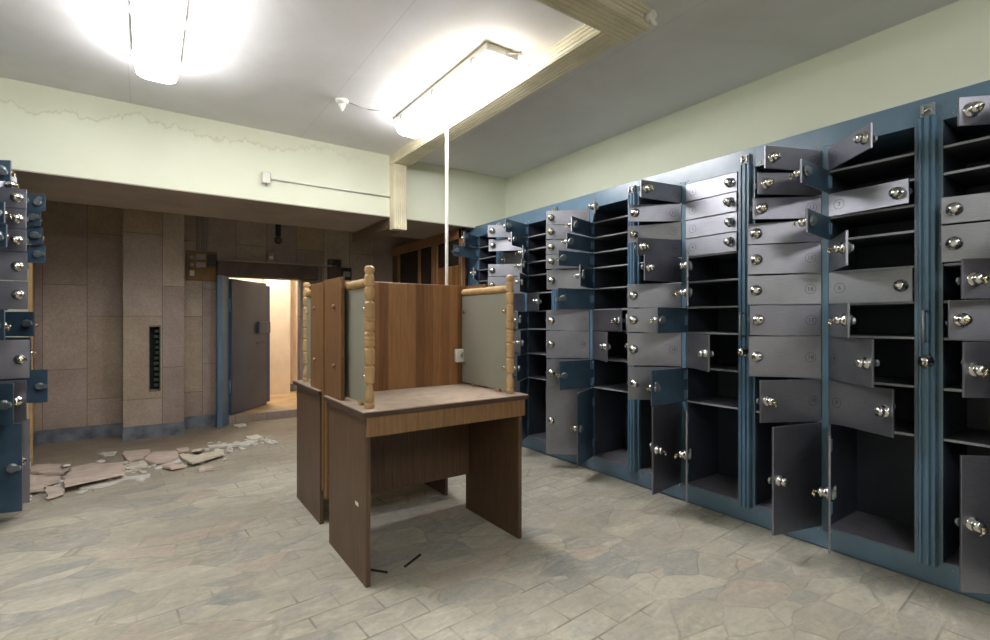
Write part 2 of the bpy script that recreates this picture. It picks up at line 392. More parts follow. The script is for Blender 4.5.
# wooden glazed partition beside the locker wall, running back under the beam
PX0, PX1 = 2.755, 2.805
wp = empty('window_1', (PX0, 4.56, 0)); wp['kind'] = 'structure'
y0p, y1p = 4.56, 6.42
fr = MB()
fr.box(0, .05, 0, .06, 0, 2.188, bev=.004)
fr.build('frame_post', 'frame_wood', wp)
BX(0, .05, 0, y1p-y0p, 2.08, 2.188).build('top_rail', 'frame_wood', wp)
for a in (.56, .64, 1.0, 1.62):
    BX(0, .05, a, a+.055, 0, 2.08, bev=.003).build('frame_post', 'frame_wood', wp)
BX(.015, .035, .06, .56, 0, 1.8).build('lower_panel', 'veneer', wp)
BX(.015, .035, .615, y1p-y0p, 0, .9).build('lower_panel', 'veneer', wp)
for a, b, z in ((.06, .56, 1.8), (.695, 1.0, .9), (1.055, 1.62, .9)):
    BX(.02, .028, a, b, z, 2.08).build('pane', 'pane', wp)
BX(.015, .035, 1.675, y1p-y0p, .9, 2.08).build('side_panel', 'dark_veneer', wp)

# ------------------------------------------------------------------ lamps
def lamp(x, y, label):
    t = empty('fluorescent_ceiling_lamp', (x, y, ZC))
    tag(t, label, 'lamp', 'long fluorescent ceiling lamps')
    L = .655; w = .115
    BX(-w, w, -L, L, -.048, 0, bev=.006).build('housing', 'ply_white', t)
    # diffuser: a rounded, tapering tray
    mb = MB(); rings = []
    for k, (g, z) in enumerate(((0, -.046), (.003, -.075), (.012, -.118), (.032, -.136))):
        ww, LL, r = w-g-.004, L-g-.004, .035
        pts = []
        for cx, cy, a0 in ((ww-r, LL-r, 0), (-ww+r, LL-r, 90), (-ww+r, -LL+r, 180), (ww-r, -LL+r, 270)):
            for q in range(5):
                a = R(a0+q*22.5); pts.append(mb.bm.verts.new((cx+r*math.cos(a), cy+r*math.sin(a), z)))
        rings.append(pts)
    for a, b in zip(rings, rings[1:]):
        n = len(a)
        for k in range(n): mb.bm.faces.new([a[k], a[(k+1)%n], b[(k+1)%n], b[k]]).smooth = True
    mb.bm.faces.new(rings[-1]); mb.bm.faces.new(rings[0][::-1])
    mb.build('diffuser', 'lamp', t)
    for sx in (-1, 1):
        for yy in (-.5, 0, .5):
            BX(sx*w, sx*(w+.01), yy-.012, yy+.012, -.068, -.03, bev=.002).build('clip', 'zinc', t)
    return t
lamp(1.70, 3.0, 'lit fluorescent lamp on the ceiling beside the ribbed trunking, above the wooden carrels')
lamp(.045, 3.04, 'lit fluorescent lamp on bare ceiling in front of the water-stained wall')
lamp(1.70, -1.6, 'added unseen fluorescent lamp on the ceiling behind the viewpoint, lighting the near end of the room')  # added out of view to light the near end of the room
lamp(.045, -1.6, 'added unseen fluorescent lamp on the ceiling behind the viewpoint, toward the left lockers')  # second added rear lamp, unseen, fills the left side with light
t = empty('corridor_lamp', (1.35, 7.3, 2.5)); tag(t, 'warm lit bulb lamp on the corridor ceiling beyond the vault door', 'lamp')
MB().lathe([(.06,0),(.06,-.03),(.02,-.05),(.02,-.07)], Matrix.Identity(4)).build('lamp_base', 'ply_white', t)
MB().lathe([(.02,-.07),(.06,-.11),(.075,-.15),(.055,-.2),(0,-.215)], Matrix.Identity(4)).build('bulb', 'warm_lamp', t)

# ------------------------------------------------------------------ trunking
def ribbed(w, h, ribs=6):
    """cross-section, open face up: x -w/2..w/2, y 0 (ceiling) .. -h, with grooves"""
    p = [(-w/2, 0)]
    n = 4
    for k in range(n):
        a = -h*(k+.15)/n; b = -h*(k+.85)/n
        p += [(-w/2-.004, a), (-w/2-.004, b), (-w/2+.001, b-.002), (-w/2+.001, -h*(k+1)/n)]
    for k in range(ribs):
        a = -w/2+w*(k+.15)/ribs; b = -w/2+w*(k+.85)/ribs
        p += [(a, -h-.004), (b, -h-.004), (b+.002, -h+.002), (-w/2+w*(k+1)/ribs-.001, -h+.002)]
    for k in range(n-1, -1, -1):
        a = -h*(k+.85)/n; b = -h*(k+.15)/n
        p += [(w/2+.004, a), (w/2+.004, b), (w/2-.001, b+.002)]
    p += [(w/2, 0)]
    return p
def frame_m(o, ex, ey, ez):
    m = Matrix((Vector(ex), Vector(ey), Vector(ez))).transposed().to_4x4(); m.translation = Vector(o); return m
def trunk(name, o, ex, ey, ez, w, h, length, mat, label):
    mb = MB().prism(ribbed(w, h), frame_m((0,0,0), ex, ey, ez), length)
    ob = mb.build(name, mat, None, o)
    return tag(ob, label, 'cable trunking')
trunk('cable_trunking', (2.0, 1.79, ZC), (1,0,0), (0,0,1), (0,1,0), .165, .095, 2.72, 'cream', 'cream ribbed ceiling trunking running beside the lamp to the stained wall')
trunk('cable_trunking', (2.1, 1.70, ZC), (0,1,0), (0,0,1), (-1,0,0), .17, .1, 3.4, 'cream', 'cream ribbed ceiling trunking turning off square to the lamp')
trunk('cable_trunking', (1.985, YB-.0005, 2.69), (1,0,0), (0,1,0), (0,0,-1), .128, .10, .62, 'cream', 'short vertical cream ribbed trunking on the painted wall under the ceiling run')
trunk('cable_trunking', (2.0, YB+.004, 2.19), (1,0,0), (0,0,1), (0,1,0), .165, .10, 1.05, 'brown_trunk', 'dark brown trunking under the brown soffit behind the cream one')
t = empty('cable_clamp', (2.06, 1.60, 2.72)); tag(t, 'white plastic cable clamp at the corner of the ceiling trunking', 'clamp')
MB().cyl((0,.01,0),(0,-.035,0),.022).build('body', 'ply_white', t)
MB().cyl((0,-.02,-.015),(.02,-.035,-.05),.008).build('cable_end', 'ply_white', t)
# white conduit drop
t = empty('conduit_pipe', (1.60, 2.835, .3)); tag(t, 'thin white vertical conduit from the ceiling lamp down behind the carrel', 'conduit')
MB().cyl((0,0,0),(.0,0,2.378),.0105,12).build('pipe', 'conduit', t)
MB().cyl((0,0,2.3),(0,0,2.32),.014,12).build('coupling', 'conduit', t)
# junction box + conduit on the stained wall
t = empty('junction_box', (.81, YB, 2.385)); tag(t, 'small white junction box on the pale stained wall', 'junction box')
BX(-.032, .032, -.045, 0, -.045, .05, bev=.005).build('box', 'ply_white', t)
MB().cyl((0,-.022,-.045),(0,-.022,-.06),.012).build('gland', 'zinc', t)
o = MB().cyl((.842, YB-.018, 2.388), (1.918, YB-.018, 2.388), .007, 10).build('conduit_pipe', 'conduit')
tag(o, 'thin white horizontal conduit from the junction box to the vertical trunking', 'conduit')
# detector
t = empty('smoke_detector', (1.15, 3.57, ZC)); tag(t, 'small white cone-shaped detector on the ceiling left of the trunking lamp', 'detector')
MB().lathe([(.045,0),(.045,-.018),(.03,-.03)], Matrix.Identity(4), 18).build('base', 'ply_white', t)
MB().lathe([(.028,-.03),(.02,-.055),(.008,-.08),(0,-.085)], Matrix.Identity(4), 14).build('sensor', 'ply_white', t)
def tube(name, pts, r, mat):
    mb = MB()
    for a, b in zip(pts, pts[1:]): mb.cyl(a, b, r, 6)
    return mb.build(name, mat)
tag(tube('thin_cable', [(1.19,3.57,2.785),(1.35,3.6,2.782),(1.5,3.56,2.785),(1.6,3.57,2.775)], .0035, 'old_conduit'), 'thin cable on the ceiling between the cone detector and the lamp', 'cable')
tag(tube('thin_cable', [(1.72,2.345,2.76),(1.80,2.30,2.775),(1.87,2.33,2.74),(1.92,2.36,2.75)], .004, 'old_conduit'), 'short dark cable from the near end of the lamp to the ribbed trunking', 'cable')

# ------------------------------------------------------------------ vestibule fittings
t = empty('electrical_board', (.35, YF, 1.64)); tag(t, 'orange-brown electrical board with sockets on the stone wall beside the pillar', 'electrical board')
BX(0, .3, -.03, 0, 0, .33, bev=.004).build('backboard', 'board', t)
for x, z in ((.045, .26), (.045, .18)): MB().lathe([(.028,0),(.028,.02),(.012,.028)], axis((x,-.03,z),(0,-1,0)), 14).build('round_socket', 'old_conduit', t)
for z in (.235, .145): BX(.09, .185, -.055, -.03, z, z+.06, bev=.003).build('switch_box', 'old_conduit', t)
BX(.03, .075, -.045, -.03, .05, .11, bev=.002).build('switch', 'ply_white', t)
BX(.2, .285, -.075, -.03, .17, .3, bev=.004).build('meter', 'black_box', t)
t = empty('conduit_bundle', (.44, YF, 1.985)); tag(t, 'bundle of parallel grey conduits rising from the electrical board', 'conduits')
for k in range(5): MB().cyl((.012+k*.023,-.02,0),(.012+k*.023,-.02,.8),.0095,10).build('conduit', 'old_conduit', t)
t = empty('wall_bell', (1.3, YF, 2.17)); tag(t, 'dark round bell on the stone wall above the vault door', 'bell')
MB().lathe([(.045,0),(.042,.025),(.025,.036),(0,.038)], axis((0,0,0),(0,-1,0)), 18).build('gong', 'dark_stone', t)
BX(-.03, .03, -.02, 0, .05, .6, bev=.003).build('cable_cover', 'black_box', t)
o = tube('conduit_pipe', [(.655,YF-.13,1.882),(1.97,YF-.13,1.882)], .011, 'old_conduit'); tag(o, 'grey conduit lying along the lintel over the vault door', 'conduit')
o = tube('conduit_pipe', [(1.82,YF-.012,1.86),(1.82,YF-.012,1.6)], .009, 'old_conduit'); tag(o, 'short grey vertical conduit at the right end of the door lintel', 'conduit')
t = empty('door_switch', (1.2, YF-.10, 1.895)); tag(t, 'small grey switch box standing on the conduit over the vault door', 'switch')
BX(-.035, .035, -.03, .03, 0, .1, bev=.004).build('box', 'old_conduit', t)
BX(-.02, .02, -.036, -.03, .03, .06, bev=.002).build('button', 'ply_white', t)
t = empty('meter_box', (1.99, YF, 1.72)); tag(t, 'grey meter box with a dark round dial on the stone wall above the far carrel', 'meter box')
BX(-.1, .06, -.07, 0, 0, .26, bev=.005).build('case', 'dark_stone', t)
MB().lathe([(.045,0),(.045,.02),(.03,.025),(0,.025)], axis((-.01,-.07,.2),(0,-1,0)), 18).build('dial', 'black_box', t)
BX(.07, .2, -.06, 0, -.02, .16, bev=.004).build('relay', 'black_box', t)
BX(.09, .18, -.064, -.06, .04, .11, bev=.002).build('display', 'old_conduit', t)
t = empty('recessed_slot', (.06, 6.175, .48)); tag(t, 'narrow vertical slot with a corroded green frame in the stone pillar', 'slot')
fm = MB(); fm.box(-.05,-.042,-.012,.04,-.005,.655); fm.box(.042,.05,-.012,.04,-.005,.655); fm.box(-.05,.05,-.012,.04,-.012,-.004); fm.box(-.05,.05,-.012,.04,.655,.663)
fm.build('frame', plain('corroded_green', rgb(96, 112, 88), .7, 0, .3, 40), t)
BX(-.043, .043, .12, .14, 0, .65).build('back_plate', 'dark_hole', t)
sb = MB(); random.seed(4)
for k in range(11):
    z = .03+k*.056; sb.box(.0+random.uniform(-.01,.01), .035, .05, .07, z, z+.03, bev=.003)
sb.build('terminal', plain('terminal_green', rgb(74, 92, 74), .6, 0, .3, 40), t)

# ------------------------------------------------------------------ locker cabinets
ZR = [2.091,1.971,1.851,1.731,1.611,1.446,1.281,1.116,.891,.666,.119]
ZLF = [2.091,1.971,1.851,1.731,1.60,1.43,1.26,1.085,.85,.61,.10]
HT = 2.21; W = .346
PLATE, NUM = {}, {}
def plate(h, side):
    k = (round(h,3), side)
    if k not in PLATE:
        mb = MB()
        mb.box(0, W, side*.0015, side*-.0085, 0, h, bev=.0012)
        me = mb.mesh('door', 'steel'); me.materials.append(M['blue_back'])
        for p in me.polygons:
            if p.normal.y*side < -.7: p.material_index = 1
        PLATE[k] = me
    return PLATE[k]
SH = {}
for sd in (1, -1):
    a = axis((0,0,0), (0, sd, 0))
    SH['knob', sd] = MB().lathe([(.030,0),(.030,.004),(.027,.010),(.021,.013),(.019,.022),(.0225,.026),(.0225,.034),(.016,.041),(.006,.0425),(0,.0425)], a, 18).mesh('knob', 'chrome')
    km = MB()
    # a key standing in the lock with a second one hanging from its ring
    def P(x, y, z): return (x, sd*y, z)
    km.cyl(P(0,.042,0), P(.003,.056,-.001), .0026, 8)
    km.lathe([(.0,-.001),(.009,-.001),(.010,.001),(0,.001)], Matrix.Translation(Vector(P(.004,.062,-.003))) @ Matrix.Rotation(R(80), 4, 'X'), 14)
    km.cyl(P(.006,.064,-.010), P(.010,.056,-.028), .0022, 8)
    km.lathe([(.0,-.001),(.007,-.001),(.008,.001),(0,.001)], Matrix.Translation(Vector(P(.008,.060,-.014))) @ Matrix.Rotation(R(70), 4, 'Y'), 14)
    SH['keys', sd] = km.mesh('keys', 'brass')
    lm = MB().lathe([(.027,0),(.027,.012),(.022,.017),(0,.017)], axis((0, -sd*.008, 0), (0, -sd, 0)), 18)
    # teardrop cam on the back of the lock
    pts = [(.019*math.cos(R(q)), .019*math.sin(R(q))) for q in range(60, 301, 20)] + [(.040, -.014), (.046, 0), (.040, .014)]
    lm.prism(pts, Matrix.Translation(Vector((0, -sd*.024, 0))) @ Matrix.Rotation(R(90), 4, 'X') @ Matrix.Translation(Vector((0,0,-.005))), .01)
    SH['lock', sd] = lm.mesh('lock_case', 'zinc')
    hm = MB()
    hm.box(-.004, .028, -sd*.0085, -sd*.0125, -.03, .03, bev=.001); hm.cyl((0, -sd*.012, -.03), (0, -sd*.012, .03), .005, 8)
    SH['hinge', sd] = hm.mesh('hinge', 'blue_post')
    r = MB(); n = 28; t0 = sd*.0022
    for q in range(n):
        a0, a1 = 2*math.pi*q/n, 2*math.pi*(q+1)/n
        vs = [r.bm.verts.new((rad*math.cos(a), t0, rad*math.sin(a))) for rad, a in ((.0235,a0),(.0255,a0),(.0255,a1),(.0235,a1))]
        r.bm.faces.new(vs if sd < 0 else vs[::-1])
    me = bpy.data.meshes.new('number_ring'); r.bm.to_mesh(me); r.bm.free(); me.materials.append(M['etch']); SH['ring', sd] = me
def num(n):
    if n not in NUM:
        c = bpy.data.curves.new('number', 'FONT'); c.body = str(n); c.size = .03
        c.align_x = 'CENTER'; c.align_y = 'CENTER'; c.materials.append(M['etch']); c.resolution_u = 3
        tmp = bpy.data.objects.new('number', c); COL.objects.link(tmp)
        bpy.context.view_layer.update()
        me = bpy.data.meshes.new_from_object(tmp.evaluated_get(bpy.context.evaluated_depsgraph_get()))
        bpy.data.objects.remove(tmp); NUM[n] = me
    return NUM[n]

class Unit:
    """one locker cabinet. local +x goes into the cabinet, y along the row, faces -x"""
def screw_mesh():
    mb = MB(); mb.lathe([(.006,0),(.005,.003),(0,.004)], axis((0,0,0), (-1,0,0)), 8); return mb.mesh('screw', 'chrome')
SCREW = screw_mesh()
D = .40
def cabinet(loc, rz, label, zs, doors, c1=True, c2=True, ylen=.834, handle=True, group='rows of steel deposit lockers'):
    u = empty('locker_cabinet', loc, rz); tag(u, label, 'locker cabinet', group)
    ya = 0 if c1 else .4495
    n0, n1 = .4495, .4845
    BX(0, D, ya, ylen, zs[0], HT, bev=.0015).build('top_fascia', 'blue', u)
    b = MB()
    b.prism([(0,.014),(0,zs[-1]),(D,zs[-1]),(D,0),(.014,0),(.014,.014)], frame_m((0,ya,0),(1,0,0),(0,0,1),(0,1,0)), ylen-ya)
    b.build('plinth', 'blue', u)
    if c1:
        BX(-.001, .02, .0, .10, zs[-1], zs[0]).build('frame_post', 'blue', u)
    BX(-.004, .02, n0, n1, zs[-1]-.02, zs[0]+.02, bev=.003).build('hinge_post', 'blue_post', u)
    if not c2:
        BX(-.001, D, n1, ylen, zs[-1], zs[0]).build('end_filler', 'blue', u)
    if not c1:
        BX(-.001, D, ya-.016, ya-.001, 0, HT).build('end_panel', 'blue', u)
    i = MB()
    i.box(D-.012, D, ya, ylen, zs[-1], zs[0])
    if c1: i.box(.02, D-.012, .0, .012, zs[-1], zs[0]); i.box(.02, D-.012, .088, .10, zs[-1], zs[0])
    i.box(.02, D-.012, .460, .474, zs[-1], zs[0])
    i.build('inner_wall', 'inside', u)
    # floor and shelves
    spans = []
    if c1: spans.append((.10, .46))
    if c2: spans.append((.474, .834))
    for y0, y1 in spans:
        BX(.004, D-.012, y0, y1, zs[-1], zs[-1]+.003).build('compartment_floor', 'shelf', u)
        for z in zs[1:-1]:
            sh = BX(.006, D-.012, y0, y1, z-.006, z+.006, bev=.0015).build('shelf', 'shelf_shaded', u)
            sh.data.materials.append(M['lit_edge'])  # front faces coloured as lit, the rest of the shelf as shaded
            for p in sh.data.polygons:
                if p.normal.x < -.5: p.material_index = 1
    for y in ([.03, .44] if c1 else []) + ([.50, .80] if c2 else []):
        for z in (zs[0]+.018, zs[-1]-.018): obj('screw', SCREW, u, (-.001, y, z))
    # fluted cover strip with bar handle, knob and latch
    if c1:
        c = MB(); pts = [(0,.016),(-.020,.016)]
        yy = .025; prof = [(-.030,.021),(-.030,.030),(-.022,.033),(-.022,.038),(-.032,.042),(-.032,.057),(-.022,.061),(-.022,.066),(-.030,.069),(-.030,.077),(-.020,.082),(0,.082)]
        pts += prof
        c.prism([(x, y) for x, y in pts], Matrix.Translation(Vector((0,0,.10))), 2.015)
        cv = c.build('fluted_cover', 'blue_post', u)
        l = MB(); l.box(-.024, 0, .024, .074, 2.118, 2.175, bev=.002); l.build('latch_plate', 'zinc', u)
        l = MB(); l.box(-.038,-.018,.028,.038,2.125,2.165,bev=.002); l.box(-.038,-.018,.058,.068,2.125,2.165,bev=.002); l.cyl((-.03,.03,2.155),(-.03,.066,2.135),.006,8)
        l.build('latch', 'chrome', u)
        if handle:
            h = MB(); h.cyl((-.070,.050,1.10),(-.070,.050,1.245),.0075,10); h.cyl((-.031,.050,1.105),(-.070,.050,1.105),.006,8); h.cyl((-.031,.050,1.24),(-.070,.050,1.24),.006,8)
            h.build('bar_handle', 'zinc', cv)
            k = obj('knob', SH['knob', -1], cv, (-.032, .050, 1.014)); k.rotation_euler = (0, 0, R(-90))
            k2 = obj('keys', SH['keys', -1], cv, (-.032, .050, 1.014)); k2.rotation_euler = (0, 0, R(-90))
    # doors
    for (col, row), th in sorted(doors.items()):
        z1, z0 = zs[row-1], zs[row]; h = z1-z0-.006
        if col == 1: y, rot, sd = n0+.0005, R(-90-th), -1
        else: y, rot, sd = n1-.0005, R(90+th), 1
        d = obj('door', plate(h, sd), u, (-.0055, y, z0+.003), (0, 0, rot))
        kz = h/2 + (random.uniform(-.004,.004)); kx = W-.042
        kr = random.uniform(-.9, .9)
        obj('knob', SH['knob', sd], d, (kx, 0, kz), (0, kr, 0))
        if random.random() < (.12 if th < 6 else .45 if th < 45 else .7): obj('keys', SH['keys', sd], d, (kx, 0, kz), (0, random.uniform(-.5,.5), 0))
        obj('lock_case', SH['lock', sd], d, (kx, 0, kz), (0, R(random.choice((0, 8, -8, -60, 30))), 0))
        for q in ([.5] if h < .2 else [.2, .8]):
            if th > 8: obj('hinge', SH['hinge', sd], d, (.004, 0, h*q))
        n = row + (0 if col == 1 else 10)
        nz = .5*h if row < 10 else .78*h
        if row != 10:
            obj('number_ring', SH['ring', sd], d, (.05, 0, nz))
            obj('number', num(n), d, (.05, sd*.0022, nz), (R(90), 0, R(180) if sd > 0 else 0))
    return u
def cols(a=None, b=None):
    d = {}
    for c, s in ((1, a), (2, b)):
        if s: d.update({(c, r): t for r, t in s.items()})
    return d
X0 = 2.90; Y0 = .665; PT = .834
colX = {1:100, 3:84, 5:110, 7:90, 8:104, 10:96}
colA = {1:45, 2:118, 3:122, 4:14, 5:13, 6:48, 7:34, 8:49, 9:116, 10:47}
colB = {1:42, 2:88, 3:8, 4:84, 5:58, 6:1, 7:57, 8:41, 9:25, 10:69}
colC = {1:68, 2:59, 3:50, 4:34, 5:36, 6:32, 7:43, 8:39, 9:62, 10:76}
colD = {1:0, 2:1, 3:0, 4:1, 5:55, 6:55, 7:85, 8:35, 9:92, 10:56}
colE = {1:81, 2:53, 3:30, 4:75, 5:86, 6:44, 7:42, 8:45, 9:51, 10:96}
colF = {1:44, 2:73, 3:80, 4:94, 5:62, 6:95, 7:9, 8:29, 9:92, 10:65}
colG = {1:43, 2:47, 3:46, 4:48, 5:39, 6:4, 7:55, 8:54, 9:58, 10:51}
colH = {1:72, 2:62, 3:45, 4:47, 5:50, 6:22, 7:53, 8:49, 9:54, 10:50}
colI = {1:58, 2:42, 3:3, 4:47, 5:51, 6:100, 7:60, 8:40, 9:55, 10:62}
colJ = {1:58, 2:80, 4:41, 6:48, 7:40, 8:52, 9:45, 10:50}
G = 'deposit lockers along the right wall'
pos = ['blue locker cabinet cut off by the right edge of the picture, dark doors ajar',
 'nearest fully seen blue locker cabinet, tall empty compartment beside a hanging dark door',
 'blue locker cabinet second from the corner-cut one, four closed top doors numbered one to four',
 'blue locker cabinet in the middle of the right wall with many doors swung out',
 'blue locker cabinet beside the farthest one, partly behind the carrel post',
 'farthest blue locker cabinet of the right wall, next to the wooden partition']
pos[2] = 'blue locker cabinet by the right wall with four closed doors over three empty slots'
for k, (a, b) in enumerate(((colX, colA), (colB, colC), (colD, colE), (colF, colG), (colH, colI))):
    cabinet((X0, Y0+PT*(k-1), 0), 0, pos[k], ZR, cols(a, b), group=G)
cabinet((X0, Y0-PT*2, 0), 0, 'added blue locker cabinet out of view next to the one cut by the right edge', ZR, cols({1:96, 4:100, 6:88, 9:110}, {2:95, 3:80, 5:104, 8:70, 10:92}), group=G)  # added out of view so the steel doors reflect dark lockers
cabinet((X0, Y0-PT*3, 0), 0, 'last added blue locker cabinet out of view at the near end of the right wall', ZR, cols({2:96, 4:80, 7:88, 10:100}, {1:85, 5:90, 6:104, 9:75}), group=G)  # also added unseen, for reflections in the open doors
cabinet((X0, Y0+PT*4, 0), 0, pos[5], ZR, cols(colJ), c2=False, ylen=.66, group=G)
XLF = -.93; G2 = 'deposit lockers along the left wall'
lA = {1:48, 2:98, 3:99, 4:99, 5:97, 6:95, 7:30, 8:85, 9:99, 10:84}
lB = {1:61, 2:40, 3:55, 4:57, 5:30, 6:35, 7:55, 8:40, 9:64, 10:76}
cabinet((XLF, 3.996+.467, 0), math.pi, 'blue locker cabinet at the left edge with a tall blue-backed door hanging open', ZLF, cols(lA, lB), group=G2)
cabinet((XLF, 3.16+.467, 0), math.pi, 'blue locker cabinet mostly beyond the left edge, nearest on that side', ZLF, cols({r: 0 for r in range(1,11)}, {r: 2 for r in range(1,11)}), group=G2)
lC = {1:74, 2:65, 3:68, 4:74, 5:20, 6:30, 7:56, 8:52, 9:79, 10:30}
cabinet((XLF, 4.83+.467, 0), math.pi, 'farthest left locker cabinet, showing four small blue door backs under the soffit', ZLF, cols(None, lC), c1=False, group=G2)

# ------------------------------------------------------------------ carrel desks
POST = [(.021,0),(.024,.004),(.024,.018),(.019,.026),(.0215,.036),(.0235,.048),(.022,.066),(.016,.088),(.0125,.106),(.0125,.112),(.022,.118),(.0225,.122),(.0235,.188),(.0165,.197),(.0235,.207),(.0235,.272),(.016,.282),(.0235,.292),(.0235,.310),(.020,.314),(.0235,.318),(.0235,.330),(.020,.334),(.0235,.338),(.0235,.348),(.0155,.357),(.0235,.366),(.0235,.398),(.0195,.402),(.0235,.406),(.0235,.416),(.0195,.420),(.0235,.424),(.0235,.488),(.0145,.498),(.020,.512),(.0235,.535),(.0225,.555),(.017,.566),(.0225,.571),(.0225,.614),(.018,.622),(.0185,.628),(.0235,.640),(.022,.654),(.013,.662),(0,.664)]
def rail_prof(L):
    p = [(.008,0),(.012,.012),(.016,.02)]
    for a, b in ((.03, .45), (.5, .97)):
        p += [(.021, L*a+.012), (.021, L*b-.012), (.012, L*b)]
        if b < .9: p += [(.020, L*.475), (.012, L*.5)]
    p += [(.008, L)]
    return p
def carrel(mir, label):
    F = (lambda y: y) if not mir else (lambda y: 5.67-y)
    o = empty('study_carrel', (1.24, F(2.42), 0)); tag(o, label, 'carrel desk', 'back to back wooden carrels')
    ox, oy = 1.24, F(2.42)
    def bx(x0, x1, y0, y1, z0, z1, bev=0): return MB().box(x0-ox, x1-ox, F(y0)-oy, F(y1)-oy, z0, z1, bev=bev)
    XA, XB = (.80, 1.70) if not mir else (.827, 1.70)
    bx(XA, XA+.022, 2.15, 2.70, 0, .765, .001).build('side_panel', 'dark_veneer', o)
    bx(XB-.037, XB-.015, 2.15, 2.70, 0, .765, .001).build('side_panel', 'dark_veneer', o)
    bx(XA-.02, XB+.022, 2.13, 2.735, .765, .786, .001).build('desktop_board', 'edge', o)
    bx(XA-.017, XB+.019, 2.134, 2.735, .786, .79).build('desktop_surface', 'dusty', o)
    bx(XA+.001, XB-.001, 2.138, 2.16, .675, .765, .001).build('apron', 'oak', o)
    bx(XA+.022, XB-.037, 2.66, 2.682, .23, .765).build('modesty_panel', 'dark_veneer', o)
    bx(XA+.002, XB, 2.74, 2.775, .22, 1.42, .0015).build('back_panel', 'veneer', o)
    bx(XA-.001, XA+.002, 2.74, 2.775, .22, 1.421).build('edge_strip', 'mid_veneer', o)
    for x0, x1 in ((XA-.001, XA+.019), (XB-.019, XB+.001)):
        bx(x0, x1, 2.50, 2.74, .79, 1.418, .0015).build('wing_panel', 'mid_veneer', o)
    for x in (XA+.045, XB-.04):
        s = 1 if x < 1.2 else -1
        bx(x-.003, x+.003, 2.245, 2.735, .803, 1.352).build('acrylic_screen', 'frosted', o)
        MB().lathe(POST, Matrix.Translation(Vector((x-ox, F(2.225)-oy, .79))), 18, False).build('turned_post', 'pine', o)
        L = 2.74-2.245
        MB().lathe(rail_prof(L), axis((x-ox, F(2.245)-oy, 1.375), (0, -1 if mir else 1, 0)), 14, False).build('turned_rail', 'pine', o)
        for y, z in ((2.70,1.25),(2.70,.93),(2.27,1.25),(2.27,.93)):
            MB().lathe([(.006,-.004),(.010,0),(.012,.008),(.008,.014),(0,.015)], axis((x-ox - s*.0 + (.003 if s<0 else -.003)*0, F(y)-oy, z), (-s if y > 2.5 and s > 0 else -1, 0, 0)), 10).build('screen_knob', 'brass', o)
        for y in (2.33, 2.6):
            bx(x-.012, x+.012, y-.012, y+.012, .79, .812, .003).build('screen_foot', 'pine', o)
    # knobs on the outside face of the left wing
    for z in (1.27, .96):
        MB().lathe([(.012,0),(.014,.006),(.008,.014),(0,.015)], axis((XA-.001-ox, F(2.60)-oy, z), (-1,0,0)), 10).build('wing_knob', 'frame_wood', o)
    if not mir:
        s = bx(1.60, 1.685, 2.715, 2.74, .93, 1.015, .006).build('power_socket', 'ply_white', o)
        MB().lathe([(.024,0),(.024,.004),(.02,.004),(.02,.001),(0,.001)], axis((1.65-ox, F(2.7148)-oy, .972), (0,-1,0)), 18).build('socket_face', 'ply_white', s)
        for dx in (-.009, .009): MB().cyl((1.65+dx-ox, F(2.713)-oy, .972), (1.65+dx-ox, F(2.7105)-oy, .972), .0035, 8).build('socket_hole', 'dark_hole', s)
        lb = bx(.7985, .80, 2.245, 2.285, .335, .352).build('paper_label', 'slab_cream', o)
    return o
carrel(False, 'front wooden study carrel with turned posts and a white socket on its back panel')
carrel(True, 'wooden study carrel behind the front one, mostly hidden, facing the vault door')

